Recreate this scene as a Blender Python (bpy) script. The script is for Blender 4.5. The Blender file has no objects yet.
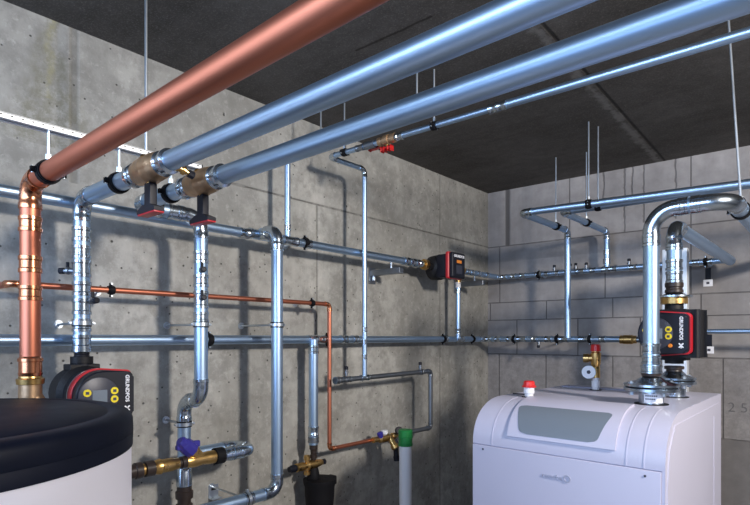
import bpy, bmesh, math, random
from mathutils import Vector, Matrix
random.seed(4)
SC = bpy.context.scene
COL = SC.collection
PI = math.pi
H = 1.45            # eye height; heights below are given relative to it
CEIL = 1.2          # ceiling, relative to the eye
F = 530.0
CA, SA = .7440, .6682
XW = -2.242         # left wall plane
YC = 3.90           # corner of left and back wall
SK = .066           # the back wall is not quite square to the left one

def ray(px):
    r = (px-375)/F
    return r*CA-SA, r*SA+CA
def at(px, py=None, X=None, Y=None, Z=None, D=None):
    """point of the room seen at px,py on a known wall-parallel plane or height"""
    dx, dy = ray(px)
    if X is not None: D = X/dx
    elif Y is not None: D = Y/dy
    elif D is None: D = Z*F/(338-py)
    z = Z if Z is not None else (338-py)/F*D
    return Vector((dx*D, dy*D, z+H))
def back(X): return YC+SK*(X-XW)
def V(x, y, z): return Vector((x, y, z+H))

# ------------------------------------------------------------ materials
def mat(name, col, rough=.5, metal=0, noise=0, nscale=20, rn=0, bump=0, bscale=60, spec=.5, coat=0):
    m = bpy.data.materials.new(name); m.use_nodes = True
    nt = m.node_tree; b = nt.nodes['Principled BSDF']
    b.inputs['Base Color'].default_value = (*col, 1)
    b.inputs['Roughness'].default_value = rough
    b.inputs['Metallic'].default_value = metal
    b.inputs['Specular IOR Level'].default_value = spec
    b.inputs['Coat Weight'].default_value = coat
    tc = nt.nodes.new('ShaderNodeTexCoord')
    if noise or rn:
        n = nt.nodes.new('ShaderNodeTexNoise'); n.inputs['Scale'].default_value = nscale
        n.inputs['Detail'].default_value = 5
        nt.links.new(tc.outputs['Object'], n.inputs['Vector'])
        if noise:
            r = nt.nodes.new('ShaderNodeMapRange'); r.inputs[1].default_value = .3; r.inputs[2].default_value = .7
            r.inputs[3].default_value = 1-noise; r.inputs[4].default_value = 1+noise
            nt.links.new(n.outputs['Fac'], r.inputs[0])
            mx = nt.nodes.new('ShaderNodeVectorMath'); mx.operation = 'SCALE'
            mx.inputs[0].default_value = col
            nt.links.new(r.outputs[0], mx.inputs['Scale']); nt.links.new(mx.outputs[0], b.inputs['Base Color'])
        if rn:
            r2 = nt.nodes.new('ShaderNodeMapRange'); r2.inputs[1].default_value = .3; r2.inputs[2].default_value = .7
            r2.inputs[3].default_value = max(.02, rough-rn); r2.inputs[4].default_value = rough+rn
            nt.links.new(n.outputs['Fac'], r2.inputs[0]); nt.links.new(r2.outputs[0], b.inputs['Roughness'])
    if bump:
        n2 = nt.nodes.new('ShaderNodeTexNoise'); n2.inputs['Scale'].default_value = bscale; n2.inputs['Detail'].default_value = 4
        nt.links.new(tc.outputs['Object'], n2.inputs['Vector'])
        bp = nt.nodes.new('ShaderNodeBump'); bp.inputs['Strength'].default_value = bump; bp.inputs['Distance'].default_value = .004
        nt.links.new(n2.outputs['Fac'], bp.inputs['Height']); nt.links.new(bp.outputs[0], b.inputs['Normal'])
    return m
M = {}
M['zinc'] = mat('galvanised_steel', (.46, .62, .82), .40, 1, .02, 3)
M['zincfit'] = mat('galvanised_fitting', (.52, .60, .68), .22, 1, .04, 12, .03)
M['zincdull'] = mat('dull_zinc', (.26, .285, .32), .42, 1, .06, 30)
M['rod'] = mat('threaded_zinc', (.62, .68, .74), .35, 1)
M['copper'] = mat('copper', (.62, .215, .13), .45, 1, .03, 4)
M['copperfit'] = mat('copper_bright', (.76, .31, .16), .24, 1, .05, 12, .03)
M['brass'] = mat('brass', (.60, .38, .14), .32, 1, .1, 30, .08)
M['bronze'] = mat('cast_bronze', (.52, .34, .20), .42, .85, .14, 40, .05, .15, 200)
M['rubber'] = mat('black_rubber', (.006, .006, .008), .65, spec=.2)
M['blackp'] = mat('black_plastic', (.006, .007, .014), .5, spec=.35)
M['castblack'] = mat('black_cast_iron', (.009, .009, .011), .55, 0, 0, 20, 0, .3, 150, .35)
M['brownpl'] = mat('dark_brown_fitting', (.03, .02, .017), .4)
M['red'] = mat('red_plastic', (.50, .015, .025), .35)
M['redb'] = mat('bright_red_plastic', (.62, .02, .02), .4)
M['white'] = mat('white_enamel', (.50, .49, .60), .38, 0, .015, 3)
M['whitep'] = mat('white_plastic', (.75, .75, .78), .45)
M['tankw'] = mat('white_tank_jacket', (.76, .745, .82), .55)
M['lid'] = mat('black_lid_plastic', (.004, .006, .015), .55, 0, .1, 12, .04, .05, 60, .16)
M['blue'] = mat('blue_plastic', (.035, .03, .27), .4)
M['green'] = mat('green_plastic', (.01, .20, .045), .4)
M['yellow'] = mat('yellow_button', (.85, .66, .02), .4)
M['glass'] = mat('grey_display_window', (.17, .20, .235), .3)
M['disp'] = mat('display_grey', (.035, .037, .055), .4)
M['ink'] = mat('dark_print', (.05, .05, .07), .6)
M['seam'] = mat('seam_grey', (.30, .31, .42), .6)
M['pencil'] = mat('pencil_writing', (.15, .145, .145), .8)
M['emboss'] = mat('embossed_lettering', (.36, .37, .46), .4)
M['lettering'] = mat('white_print', (.85, .85, .88), .5)
M['channel'] = mat('pale_zinc_channel', (.78, .80, .82), .45, .5)
M['hole'] = mat('dark_slot', (.02, .02, .02), .8)
M['orange'] = mat('orange_light', (.8, .25, .03), .3)

def concrete(name, base, dark, kind):
    m = bpy.data.materials.new(name); m.use_nodes = True
    nt = m.node_tree; N = nt.nodes; L = nt.links; b = N['Principled BSDF']
    b.inputs['Roughness'].default_value = .85; b.inputs['Specular IOR Level'].default_value = .25
    geo = N.new('ShaderNodeNewGeometry'); sep = N.new('ShaderNodeSeparateXYZ')
    L.new(geo.outputs['Position'], sep.inputs[0])
    def noise(scale, det=6, sx=(1, 1, 1), rough=.6):
        mp = N.new('ShaderNodeMapping'); mp.inputs['Scale'].default_value = sx
        L.new(geo.outputs['Position'], mp.inputs['Vector'])
        n = N.new('ShaderNodeTexNoise'); n.inputs['Scale'].default_value = scale; n.inputs['Detail'].default_value = det
        n.inputs['Roughness'].default_value = rough
        L.new(mp.outputs[0], n.inputs['Vector']); return n.outputs['Fac']
    def mr(v, a, c, o0=0., o1=1., clamp=True):
        r = N.new('ShaderNodeMapRange'); r.clamp = clamp
        r.inputs[1].default_value = a; r.inputs[2].default_value = c; r.inputs[3].default_value = o0; r.inputs[4].default_value = o1
        L.new(v, r.inputs[0]); return r.outputs[0]
    def ma(op, a, c=None, d=None):
        n = N.new('ShaderNodeMath'); n.operation = op
        for i, q in enumerate((a, c, d)):
            if q is None: continue
            if hasattr(q, 'links'): L.new(q, n.inputs[i])
            else: n.inputs[i].default_value = q
        return n.outputs[0]
    def mix(fac, c1, c2):
        n = N.new('ShaderNodeMix'); n.data_type = 'RGBA'
        if hasattr(fac, 'links'): L.new(fac, n.inputs['Factor'])
        else: n.inputs['Factor'].default_value = fac
        for k, q in ((6, c1), (7, c2)):
            if hasattr(q, 'links'): L.new(q, n.inputs[k])
            else: n.inputs[k].default_value = (*q, 1)
        return n.outputs[2]
    x, y, z = sep.outputs
    n1 = noise(1.6, 8); n2 = noise(14, 6); n3 = noise(90, 3)
    col = mix(mr(n1, .32, .68), dark, base)
    col = mix(mr(n2, .35, .70, 0, .38), col, tuple(c*.68 for c in dark))
    height = ma('MULTIPLY', n2, .5)
    def line(c, pos, w, wob=.004):
        q = ma('ABSOLUTE', ma('SUBTRACT', c, pos))
        q = ma('ADD', q, ma('MULTIPLY', ma('SUBTRACT', n2, .5), wob))
        return mr(q, w*.5, w*1.2, 1, 0)
    def band(c, a, d): return ma('MULTIPLY', ma('GREATER_THAN', c, a), ma('LESS_THAN', c, d))
    def pits(scale, th):
        v = N.new('ShaderNodeTexVoronoi'); v.inputs['Scale'].default_value = scale
        L.new(geo.outputs['Position'], v.inputs['Vector'])
        d = mr(v.outputs['Distance'], th*.6, th, 1, 0)
        s = N.new('ShaderNodeSeparateColor'); L.new(v.outputs['Color'], s.inputs[0])
        return ma('MULTIPLY', d, ma('GREATER_THAN', s.outputs[0], .42))
    lines = None
    def addl(a):
        nonlocal lines
        lines = a if lines is None else ma('MAXIMUM', lines, a)
    if kind == 'left':
        # board-marked streaks running down, air pits, joints of the shuttering
        st = noise(1, 6, (1, 5, .8), .7); col = mix(mr(st, .42, .70, 0, .42), col, tuple(c*.62 for c in dark))
        st2 = noise(7, 8, (1, 1, 1), .75); col = mix(mr(st2, .46, .60, 0, .50), col, tuple(c*.72 for c in dark))
        st3 = noise(34, 5, (1, 1, 1), .7); col = mix(mr(st3, .55, .7, 0, .22), col, tuple(min(1, c*1.45) for c in base))
        p = ma('MAXIMUM', pits(10, .065), pits(25, .12))
        col = mix(ma('MULTIPLY', p, .9), col, tuple(c*.15 for c in dark)); height = ma('SUBTRACT', height, p)
        addl(ma('MULTIPLY', ma('MULTIPLY', line(z, .753+H, .006, .012), mr(n2, .35, .6, .35, 1)), ma('GREATER_THAN', y, 1.45)))
        for px, za, zb, w, k in ((440, -2, 2, .005, .6), (317, -2, .75, .008, .55), (74.5, .6, 2, .016, .5)):
            addl(ma('MULTIPLY', ma('MULTIPLY', line(y, at(px, 300, X=XW).y, w), k), band(z, za+H, zb+H)))
        # yellow-green run-off stain with a crusty dark fringe
        d = ma('ABSOLUTE', ma('SUBTRACT', ma('ADD', y, ma('MULTIPLY', ma('SUBTRACT', noise(4), .5), .10)), at(52, 70, X=XW).y))
        wdt = mr(z, .75+H, 1.15+H, .15, .02)
        s = ma('MULTIPLY', mr(ma('DIVIDE', d, wdt), .7, 1.3, 1, 0), band(z, .72+H, 3))
        col = mix(ma('MULTIPLY', s, mr(noise(26, 6, rough=.8), .42, .6, .1, .8)), col, (.21, .20, .15))
        s2 = ma('MULTIPLY', ma('MULTIPLY', mr(d, .003, .016, 1, 0), mr(noise(30, 6, rough=.8), .4, .62, .1, 1)), band(z, .9+H, 3))
        col = mix(ma('MULTIPLY', s2, .55), col, (.36, .33, .17))
    elif kind == 'back':
        st = noise(1, 5, (8, 8, .6)); col = mix(mr(st, .45, .75, 0, .3), col, tuple(c*.6 for c in dark))
        p = pits(30, .06); col = mix(ma('MULTIPLY', p, .4), col, tuple(c*.3 for c in dark))
        rows = [1.3, .747, .288, .145, -.13, -.645, -1.1]
        for r in rows[1:]:
            addl(ma('MULTIPLY', line(z, r+H, .005, .010), mr(n2, .3, .6, .45, 1)))
        vs = {0: (511, 571, 690), 1: (503.5, 605.5, 690), 2: (494.5, 548.5, 613, 700), 3: (520, 579, 640, 706), 4: (503, 548, 613, 722), 5: (530, 700)}
        for k, ps in vs.items():
            for px in ps:
                X = at(px, 300, Y=3.97).x
                addl(ma('MULTIPLY', line(x, X, .022 if (k == 0 and px == 511) else .004), band(z, rows[k+1]+H, rows[k]+H)))
        wob = ma('MULTIPLY', ma('SUBTRACT', noise(7), .5), .05)
        for px, lo in ((604, .95), (625, .75), (632, .95), (643, .80), (675, .80)):
            X = at(px, 170, Y=3.98).x
            q = mr(ma('ABSOLUTE', ma('SUBTRACT', ma('ADD', x, wob), X)), .002, .008, .75, 0)
            addl(ma('MULTIPLY', q, band(z, lo+H, 3)))
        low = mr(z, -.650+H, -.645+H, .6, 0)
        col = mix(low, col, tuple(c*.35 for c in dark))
        rough = band(z, -.645+H, -.13+H)
        rn = noise(22, 8, rough=.8)
        col = mix(ma('MULTIPLY', rough, mr(rn, .4, .62, 0, .45)), col, tuple(c*.5 for c in dark))
        # darker formwork stain under the top course
        t = ma('MULTIPLY', band(z, .62+H, .747+H), mr(noise(3), .4, .7, 0, .5)); col = mix(t, col, tuple(c*.45 for c in dark))
    elif kind == 'ceil':
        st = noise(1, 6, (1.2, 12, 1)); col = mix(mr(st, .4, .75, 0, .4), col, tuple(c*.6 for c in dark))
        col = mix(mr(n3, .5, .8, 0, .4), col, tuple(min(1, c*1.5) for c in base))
        jx = ma('ADD', x, ma('MULTIPLY', y, .03))
        addl(line(jx, -.818, .009, .002))
        d = ma('ABSOLUTE', ma('SUBTRACT', jx, -.852)); e = mr(ma('ADD', d, ma('MULTIPLY', ma('SUBTRACT', noise(16, 6, rough=.75), .5), .16)), .0, .03, 1, 0)
        col = mix(ma('MULTIPLY', e, .55), col, (.30, .285, .265))
        sp = noise(140, 2); col = mix(mr(sp, .55, .8, 0, .5), col, tuple(c*2.2 for c in base))
        for (ax, ay, bx, by) in ((356, 51, 432, 16), (175, 110, 200, 98)):
            p0 = at(ax, ay, Z=CEIL); p1 = at(bx, by, Z=CEIL); dv = (p1-p0); Lx = dv.length; ux, uy = dv.x/Lx, dv.y/Lx
            al = ma('ADD', ma('MULTIPLY', ma('SUBTRACT', x, p0.x), ux), ma('MULTIPLY', ma('SUBTRACT', y, p0.y), uy))
            ac = ma('ABSOLUTE', ma('ADD', ma('ADD', ma('MULTIPLY', ma('SUBTRACT', x, p0.x), -uy), ma('MULTIPLY', ma('SUBTRACT', y, p0.y), ux)), ma('MULTIPLY', ma('SUBTRACT', noise(8), .5), .03)))
            col = mix(ma('MULTIPLY', ma('MULTIPLY', mr(ac, .003, .009, 1, 0), band(al, 0, Lx)), .7), col, (.02, .014, .01))
    if lines is not None:
        col = mix(ma('MULTIPLY', lines, .72), col, tuple(c*.16 for c in dark))
        height = ma('SUBTRACT', height, ma('MULTIPLY', lines, 1.5))
    L.new(col, b.inputs['Base Color'])
    height = ma('ADD', height, ma('MULTIPLY', n3, .25))
    bp = N.new('ShaderNodeBump'); bp.inputs['Strength'].default_value = .5; bp.inputs['Distance'].default_value = .006
    L.new(height, bp.inputs['Height']); L.new(bp.outputs[0], b.inputs['Normal'])
    return m
M['left'] = concrete('shuttered_concrete', (.53, .515, .475), (.30, .29, .262), 'left')
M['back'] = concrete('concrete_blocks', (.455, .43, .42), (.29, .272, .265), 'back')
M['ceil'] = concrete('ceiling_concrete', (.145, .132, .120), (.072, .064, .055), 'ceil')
M['floor'] = concrete('screed', (.30, .29, .28), (.22, .21, .2), 'plain')

# ------------------------------------------------------------ mesh helpers
def frame(d):
    d = d.normalized()
    a = Vector((0, 0, 1)) if abs(d.z) < .9 else Vector((1, 0, 0))
    u = a.cross(d).normalized(); return u, d.cross(u).normalized()
def sweep(bm, pts, rads, seg=24, cap=True):
    pts = [Vector(p) for p in pts]; n = len(pts)
    if not hasattr(rads, '__len__'): rads = [rads]*n
    t0 = (pts[1]-pts[0]).normalized(); u, v = frame(t0); rings = []; tprev = t0
    for i, p in enumerate(pts):
        if i == 0: t = t0
        else:
            a = pts[i]-pts[i-1]; c = pts[min(i+1, n-1)]-pts[i]
            a = a.normalized() if a.length > 1e-9 else tprev
            c = c.normalized() if c.length > 1e-9 else a
            t = (a+c).normalized()
        q = tprev.rotation_difference(t); u = (q @ u).normalized(); u = (u-t*u.dot(t)).normalized(); w = t.cross(u); tprev = t
        rings.append([bm.verts.new(p+(u*math.cos(2*PI*k/seg)+w*math.sin(2*PI*k/seg))*rads[i]) for k in range(seg)])
    for a, c in zip(rings, rings[1:]):
        for k in range(seg):
            bm.faces.new((a[k], a[(k+1) % seg], c[(k+1) % seg], c[k]))
    if cap:
        bm.faces.new(list(reversed(rings[0]))); bm.faces.new(rings[-1])
def lathe(bm, p, d, prof, seg=24):
    """prof: list of (distance along d, radius)"""
    p = Vector(p); d = Vector(d).normalized(); u, w = frame(d); rings = []
    for t, r in prof:
        rings.append([bm.verts.new(p+d*t+(u*math.cos(2*PI*k/seg)+w*math.sin(2*PI*k/seg))*max(r, 1e-5)) for k in range(seg)])
    for a, c in zip(rings, rings[1:]):
        for k in range(seg): bm.faces.new((a[k], a[(k+1) % seg], c[(k+1) % seg], c[k]))
    bm.faces.new(list(reversed(rings[0]))); bm.faces.new(rings[-1])
def box(bm, c, s, R=None, bev=0):
    c = Vector(c); R = R or Matrix.Identity(3)
    r = bmesh.ops.create_cube(bm, size=1)
    for v in r['verts']: v.co = R @ Vector((v.co.x*s[0], v.co.y*s[1], v.co.z*s[2]))+c
    if bev:
        es = list({e for v in r['verts'] for e in v.link_edges})
        bmesh.ops.bevel(bm, geom=es, offset=bev, segments=3, affect='EDGES', profile=.6)
def prism(bm, poly, n, thick, bev=0):
    """poly: 3-D outline; extruded along n"""
    n = Vector(n).normalized()
    a = [bm.verts.new(Vector(p)) for p in poly]; c = [bm.verts.new(Vector(p)+n*thick) for p in poly]
    fs = [bm.faces.new(a), bm.faces.new(c)]
    k = len(a)
    for i in range(k): bm.faces.new((a[i], a[(i+1) % k], c[(i+1) % k], c[i]))
    if bev:
        es = [e for e in fs[1].edges]
        bmesh.ops.bevel(bm, geom=es, offset=bev, segments=3, affect='EDGES')
def BM(): return bmesh.new()
def obj(name, bm, m, parent=None, sharp=35):
    bmesh.ops.recalc_face_normals(bm, faces=bm.faces)
    me = bpy.data.meshes.new(name); 
    org = Vector((0, 0, 0))
    if parent is not None: org = parent.matrix_world.translation
    elif len(bm.verts):
        xs = [v.co for v in bm.verts]
        org = Vector(((min(v.x for v in xs)+max(v.x for v in xs))/2, (min(v.y for v in xs)+max(v.y for v in xs))/2, min(v.z for v in xs)))
    for v in bm.verts: v.co -= org
    bm.to_mesh(me); bm.free(); me.materials.append(m if not isinstance(m, str) else M[m])
    for p in me.polygons: p.use_smooth = True
    me.set_sharp_from_angle(angle=math.radians(sharp))
    o = bpy.data.objects.new(name, me); COL.objects.link(o)
    if parent is not None: o.parent = parent; o.matrix_world.translation = org
    else: o.location = org
    return o
ORG = {}
def thing(name, label, cat, loc, group=None):
    o = bpy.data.objects.new(name, None); COL.objects.link(o); o.location = loc
    o.empty_display_size = .05
    o.matrix_world = Matrix.Translation(Vector(loc))
    o['label'] = label; o['category'] = cat
    if group: o['group'] = group
    return o
def tag(o, label, cat, group=None, kind=None):
    if label: o['label'] = label
    if cat: o['category'] = cat
    if group: o['group'] = group
    if kind: o['kind'] = kind
    return o
def part(name, fn, m, parent, label=None, sharp=35):
    bm = BM(); fn(bm); o = obj(name, bm, m, parent, sharp)
    if label: o['label'] = label
    return o
def sub(name, fn, m, par, label=None, sharp=35):
    """piece of a part: parented to the part, which sits at its thing's origin"""
    bm = BM(); fn(bm); root = par.parent
    org = root.matrix_world.translation
    bmesh.ops.recalc_face_normals(bm, faces=bm.faces)
    for v in bm.verts: v.co -= org
    me = bpy.data.meshes.new(name); bm.to_mesh(me); bm.free(); me.materials.append(M[m])
    for p in me.polygons: p.use_smooth = True
    me.set_sharp_from_angle(angle=math.radians(sharp))
    o = bpy.data.objects.new(name, me); COL.objects.link(o); o.parent = par
    if label: o['label'] = label
    return o
def fix_children(root):
    # children meshes are stored relative to the thing's origin
    for c in root.children: c.location = (0, 0, 0)
    return root
def text_mesh(body, size, origin, xdir, ydir, depth=.0008, bold=0):
    cu = bpy.data.curves.new('lettering', 'FONT'); cu.body = body; cu.size = size; cu.extrude = depth; cu.align_x = 'CENTER'; cu.align_y = 'CENTER'; cu.offset = bold
    o = bpy.data.objects.new('lettering', cu); COL.objects.link(o)
    dg = bpy.context.evaluated_depsgraph_get()
    me = bpy.data.meshes.new_from_object(o.evaluated_get(dg))
    bpy.data.objects.remove(o); bpy.data.curves.remove(cu)
    x = Vector(xdir).normalized(); y = Vector(ydir).normalized(); z = x.cross(y)
    bm = BM(); bm.from_mesh(me); bpy.data.meshes.remove(me)
    for v in bm.verts: v.co = Vector(origin)+x*v.co.x+y*v.co.y+z*v.co.z
    return bm
def lettering(name, parent, m, *a, **k):
    bm = text_mesh(*a, **k); return obj(name, bm, m, parent)

# ------------------------------------------------------------ pipes
def bead(r, t, dirn=1):
    return [(0, r+.0015), (0, r+.0035), (.004, r+.0055), (.010, r+.0055), (.014, r+.003), (.034, r+.0028), (.036, r+.0015)]
def pipe(name, label, cat, pts, r, m='zinc', mf='zincfit', R=None, couplings=(), group=None, elbow_names=None):
    """pts: corner points. couplings: (segment, distance from its start, length)"""
    pts = [Vector(p) for p in pts]; n = len(pts)
    R = R or r*2.2
    t = thing(name, label, cat, pts[0], group)
    cut = []       # per corner: (before, after, arc)
    for i in range(1, n-1):
        a = (pts[i-1]-pts[i]).normalized(); c = (pts[i+1]-pts[i]).normalized()
        th = PI-a.angle(c); Lt = R*math.tan(th/2)
        Lt = min(Lt, (pts[i-1]-pts[i]).length*.48 if n > 3 else 9, (pts[i+1]-pts[i]).length*.48 if n > 3 else 9); RR = Lt/math.tan(th/2)
        p0 = pts[i]+a*Lt; p1 = pts[i]+c*Lt
        ce = pts[i]+(a+c).normalized()*(RR/math.cos(th/2))
        arc = []
        v0 = p0-ce; ax = v0.cross(p1-ce).normalized()
        for k in range(13): arc.append(ce+Matrix.Rotation(th*k/12, 3, ax) @ v0)
        cut.append((p0, p1, arc, a, c))
    starts = [pts[0]]+[c[1] for c in cut]; ends = [c[0] for c in cut]+[pts[-1]]
    for s, e in zip(starts, ends):
        if (e-s).length > .002:
            part('pipe_section', lambda bm: sweep(bm, [s, e], r, 32), m, t)
    for (p0, p1, arc, a, c) in cut:
        def f(bm):
            L1 = min(.034, r*1.1)
            P = [p0+a*L1, p0+a*L1, p0+a*(L1*.75), p0+a*(L1*.5), p0+a*(L1*.35)]+arc+[p1+c*(L1*.35), p1+c*(L1*.5), p1+c*(L1*.75), p1+c*L1, p1+c*L1]
            e1 = r*.10+.0012; e2 = r*.05+.0006
            rr = [r*.98, r+e1, r+e1, r+e1, r+e2]+[r+e2]*len(arc)+[r+e2, r+e1, r+e1, r+e1, r*.98]
            # nudge duplicates apart
            P[0] = P[0]+a*.001; P[-1] = P[-1]+c*.001
            sweep(bm, P, rr, 32)
        part('elbow', f, mf, t)
    for cp in couplings:
        sg, d0, ln = cp[:3]; mm = cp[3] if len(cp) > 3 else mf; ex = cp[4] if len(cp) > 4 else 0
        a = pts[sg]; dr = (pts[sg+1]-pts[sg]).normalized(); p = a+dr*d0
        e = r*.10+.0016+ex; e2 = r*.04+.0008+ex; b = min(.011, ln*.22)
        def f(bm):
            prof = [(0, r*.99), (0.0005, r+e), (b, r+e), (b*1.3, r+e2), (ln-b*1.3, r+e2), (ln-b, r+e), (ln-.0005, r+e), (ln, r*.99)]
            if ln > .09: 
                prof = prof[:4]+[(ln*.5-b, r+e2), (ln*.5-b*.7, r+e), (ln*.5+b*.7, r+e), (ln*.5+b, r+e2)]+prof[4:]
            lathe(bm, p, dr, prof, 32)
        part('coupling', f, mm, t)
    return fix_children(t)
def clamp(label, c, axis, r, up=(0, 0, 1), rod=.15, group=None, name='pipe_clamp', band='rubber', rodr=.0045, foot=None, width=.022, lean=None):
    c = Vector(c); ax = Vector(axis).normalized(); up = Vector(up); up = (up-ax*up.dot(ax)).normalized(); sd = ax.cross(up)
    t = thing(name, label, 'pipe clamp', c, group)
    part('rubber_lining', lambda bm: lathe(bm, c-ax*width*.62, ax, [(0, r*.99), (0.0003, r+.0038), (width*1.24-.0003, r+.0038), (width*1.24, r*.99)], 28), 'rubber', t)
    part('band', lambda bm: lathe(bm, c-ax*width*.38, ax, [(0, r), (.0003, r+.006), (width*.76-.0003, r+.006), (width*.76, r)], 28), band, t)
    for s in (-1, 1):
        part('ear', lambda bm: box(bm, c+sd*s*(r+.011), (.010, .010, .013), Matrix((ax, sd, up)).transposed() if True else None, .002), band, t)
        part('screw', lambda bm: lathe(bm, c+sd*s*(r+.012)-up*.010, up, [(0, .004), (.004, .004), (.005, .0025), (.020, .0025)], 10), 'rod', t)
    part('boss', lambda bm: lathe(bm, c+up*(r+.006), up, [(0, .008), (.016, .008)], 6), 'rod', t)
    end = c+up*(r+.02+rod) if lean is None else Vector(lean)
    part('threaded_rod', lambda bm: sweep(bm, [c+up*(r+.012), end], rodr, 10), 'rod', t)
    if foot: part('anchor_plate', lambda bm: lathe(bm, end-up*.004, up, [(0, .016), (.004, .016)], 20), 'rod', t)
    return fix_children(t)
def rod(label, top, length, r=.0045, group=None):
    top = Vector(top)+Vector((0, 0, .004)); t = thing('threaded_rod', label, 'rod', top-Vector((0, 0, length)), group)
    part('rod_shaft', lambda bm: sweep(bm, [top-Vector((0, 0, length)), top], r, 10), 'rod', t)
    part('nut', lambda bm: lathe(bm, top-Vector((0, 0, .014)), (0, 0, 1), [(0, .010), (.010, .010), (.010, .014), (.014, .014)], 6), 'rod', t)
    return fix_children(t)

# ------------------------------------------------------------ room shell
def struct(name, bm, m): return tag(obj(name, bm, m), None, None, kind='structure')
bm = BM(); box(bm, (XW-.1, .2, 1.325), (.2, 7.9, 2.65)); struct('wall_left', bm, 'left')
ang = math.atan(SK); Rb = Matrix.Rotation(ang, 3, 'Z')
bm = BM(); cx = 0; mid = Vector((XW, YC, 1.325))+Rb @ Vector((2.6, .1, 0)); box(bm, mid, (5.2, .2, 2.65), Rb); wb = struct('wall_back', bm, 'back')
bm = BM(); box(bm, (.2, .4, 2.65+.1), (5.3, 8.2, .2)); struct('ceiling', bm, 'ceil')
bm = BM(); box(bm, (.2, .4, -.1), (5.3, 8.2, .2)); struct('floor', bm, 'floor')
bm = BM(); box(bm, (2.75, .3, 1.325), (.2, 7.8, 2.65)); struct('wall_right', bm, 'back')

# writing pencilled on the blocks
def on_wall(px, py):
    D = 3.2
    for _ in range(20):
        p = at(px, py, D=D); D *= back(p.x)/p.y
    return at(px, py, D=D)
pw = on_wall(738, 408)
o = lettering('pencilled_number', wb, 'pencil', '2 5', .085, pw+Vector((0, -.003, 0)), (1, SK, 0), (0, 0, 1), depth=.0006, bold=-.001)
tag(o, None, None)
o.parent = wb; 
def attach(o, parent):
    o.matrix_parent_inverse = Matrix.Identity(4)

# ------------------------------------------------------------ overhead pipes
R54 = .027
# copper
def extend(a, b, k): return a+(b-a)*k
ZC = .474
b = at(345, -1.5, Z=ZC)
rise = at(30.4, 182.8, Z=ZC)
end = rise+(b-rise).normalized()*((2.64-rise.x)/(b-rise).normalized().x)
RC = .028
pc = [end, Vector((rise.x, rise.y, rise.z)), V(rise.x, rise.y, -.115)]
ZR = .600
XCH = -1.712
copper_dir = (end-rise).normalized()
pipe('copper_pipe', 'large copper pipe crossing overhead and dropping down behind the round tank', 'pipe', pc, RC, 'copper', 'copperfit', R=.05,
     couplings=[(1, .105, .045), (1, .225, .05), (1, .315, .045)])
clamp('black clamp holding the large copper pipe beside its upper elbow', rise+copper_dir*.158, copper_dir, RC, rod=ZR-ZC-RC-.025, width=.026, band='rubber')
# strainer/valve at the foot of the copper riser
t = thing('brass_valve', 'brass valve body under the large copper riser behind the black tank lid', 'valve', V(rise.x, rise.y, -.42))
part('sleeve', lambda bm: lathe(bm, V(rise.x, rise.y, -.118), (0, 0, 1), [(0, .030), (.012, .033), (.013, .031), (.045, .031), (.047, .034), (.056, .034), (.058, .031), (.062, .0285)], 32), 'copperfit', t)
part('union_nut', lambda bm: lathe(bm, V(rise.x, rise.y, -.142), (0, 0, 1), [(0, .032), (.002, .037), (.018, .038), (.021, .032), (.026, .031)], 32), 'brass', t)
part('valve_body', lambda bm: (lathe(bm, V(rise.x, rise.y, -.34), (0, 0, 1), [(0, .029), (.05, .034), (.1, .034), (.15, .032), (.20, .031)], 32),
     lathe(bm, V(rise.x, rise.y, -.17), (.3, .45, -.85), [(0, .026), (.09, .026), (.095, .030), (.11, .030)], 24)), 'bronze', t)
fix_children(t)
pipe('copper_pipe', 'short copper pipe running to the floor below the brass valve behind the tank', 'pipe', [V(rise.x, rise.y, -.34), V(rise.x, rise.y, -1.45)], .028, 'copper', 'copperfit')

# steel pipe one
Z1 = .487
def l1(x): return 105.0-.4305*(x-300)
r1 = at(81.8, l1(81.8), Z=Z1); b = at(520, l1(520), Z=Z1)
d1 = (b-r1).normalized(); e1 = r1+d1*((2.64-r1.x)/d1.x)
pipe('steel_pipe', 'thick galvanised pipe overhead nearest the copper one, turning down to the pump by the tank', 'pipe', [e1, r1, V(r1.x, r1.y, -.045)], R54, R=.05,
     couplings=[(1, .10, .05), (1, .165, .045), (1, .215, .06), (1, .29, .05), (1, .35, .055), (1, .42, .045), (1, .475, .05)])
# steel pipe two
Z2 = .49
def l2(x): return 150.8-.352*(x-300)
r2 = at(136, 205.5, Z=Z2); b = at(750, l2(750), Z=Z2)
d2 = (b-r2).normalized(); e2 = r2+d2*((2.64-r2.x)/d2.x)
XR = -1.955
q2 = at(201, 214, X=XR); q2.z = Z2+H
sb = V(-2.08, q2.y-.005, 0)
pipe('steel_pipe', 'thick galvanised pipe overhead that turns along the wall and drops to the blue-capped strainer', 'pipe',
     [e2, r2, q2, V(q2.x, q2.y, -.250), V(sb.x, sb.y, -.262), V(sb.x, sb.y, -.585)], R54, R=.06,
     couplings=[(1, .115, .05), (2, .14, .05), (2, .235, .05), (2, .30, .07), (2, .385, .04), (4, .07, .035)])
t = thing('pipe_union', 'zinc and dark brown union at the foot of the pipe under the strainer', 'fitting', V(sb.x, sb.y, -.75))
part('sleeve', lambda bm: lathe(bm, V(sb.x, sb.y, -.622), (0, 0, 1), [(0, .028), (.004, .032), (.05, .032), (.055, .030), (.075, .031), (.08, .028)], 28), 'zincfit', t)
part('collar', lambda bm: lathe(bm, V(sb.x, sb.y, -.672), (0, 0, 1), [(0, .028), (.001, .035), (.03, .036), (.034, .03), (.05, .03)], 12), 'brownpl', t)
part('lower_fitting', lambda bm: lathe(bm, V(sb.x, sb.y, -.847), (0, 0, 1), [(0, .026), (.001, .030), (.12, .030), (.13, .034), (.15, .034), (.155, .027), (.176, .027)], 24), 'brownpl', t)
fix_children(t)
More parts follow.
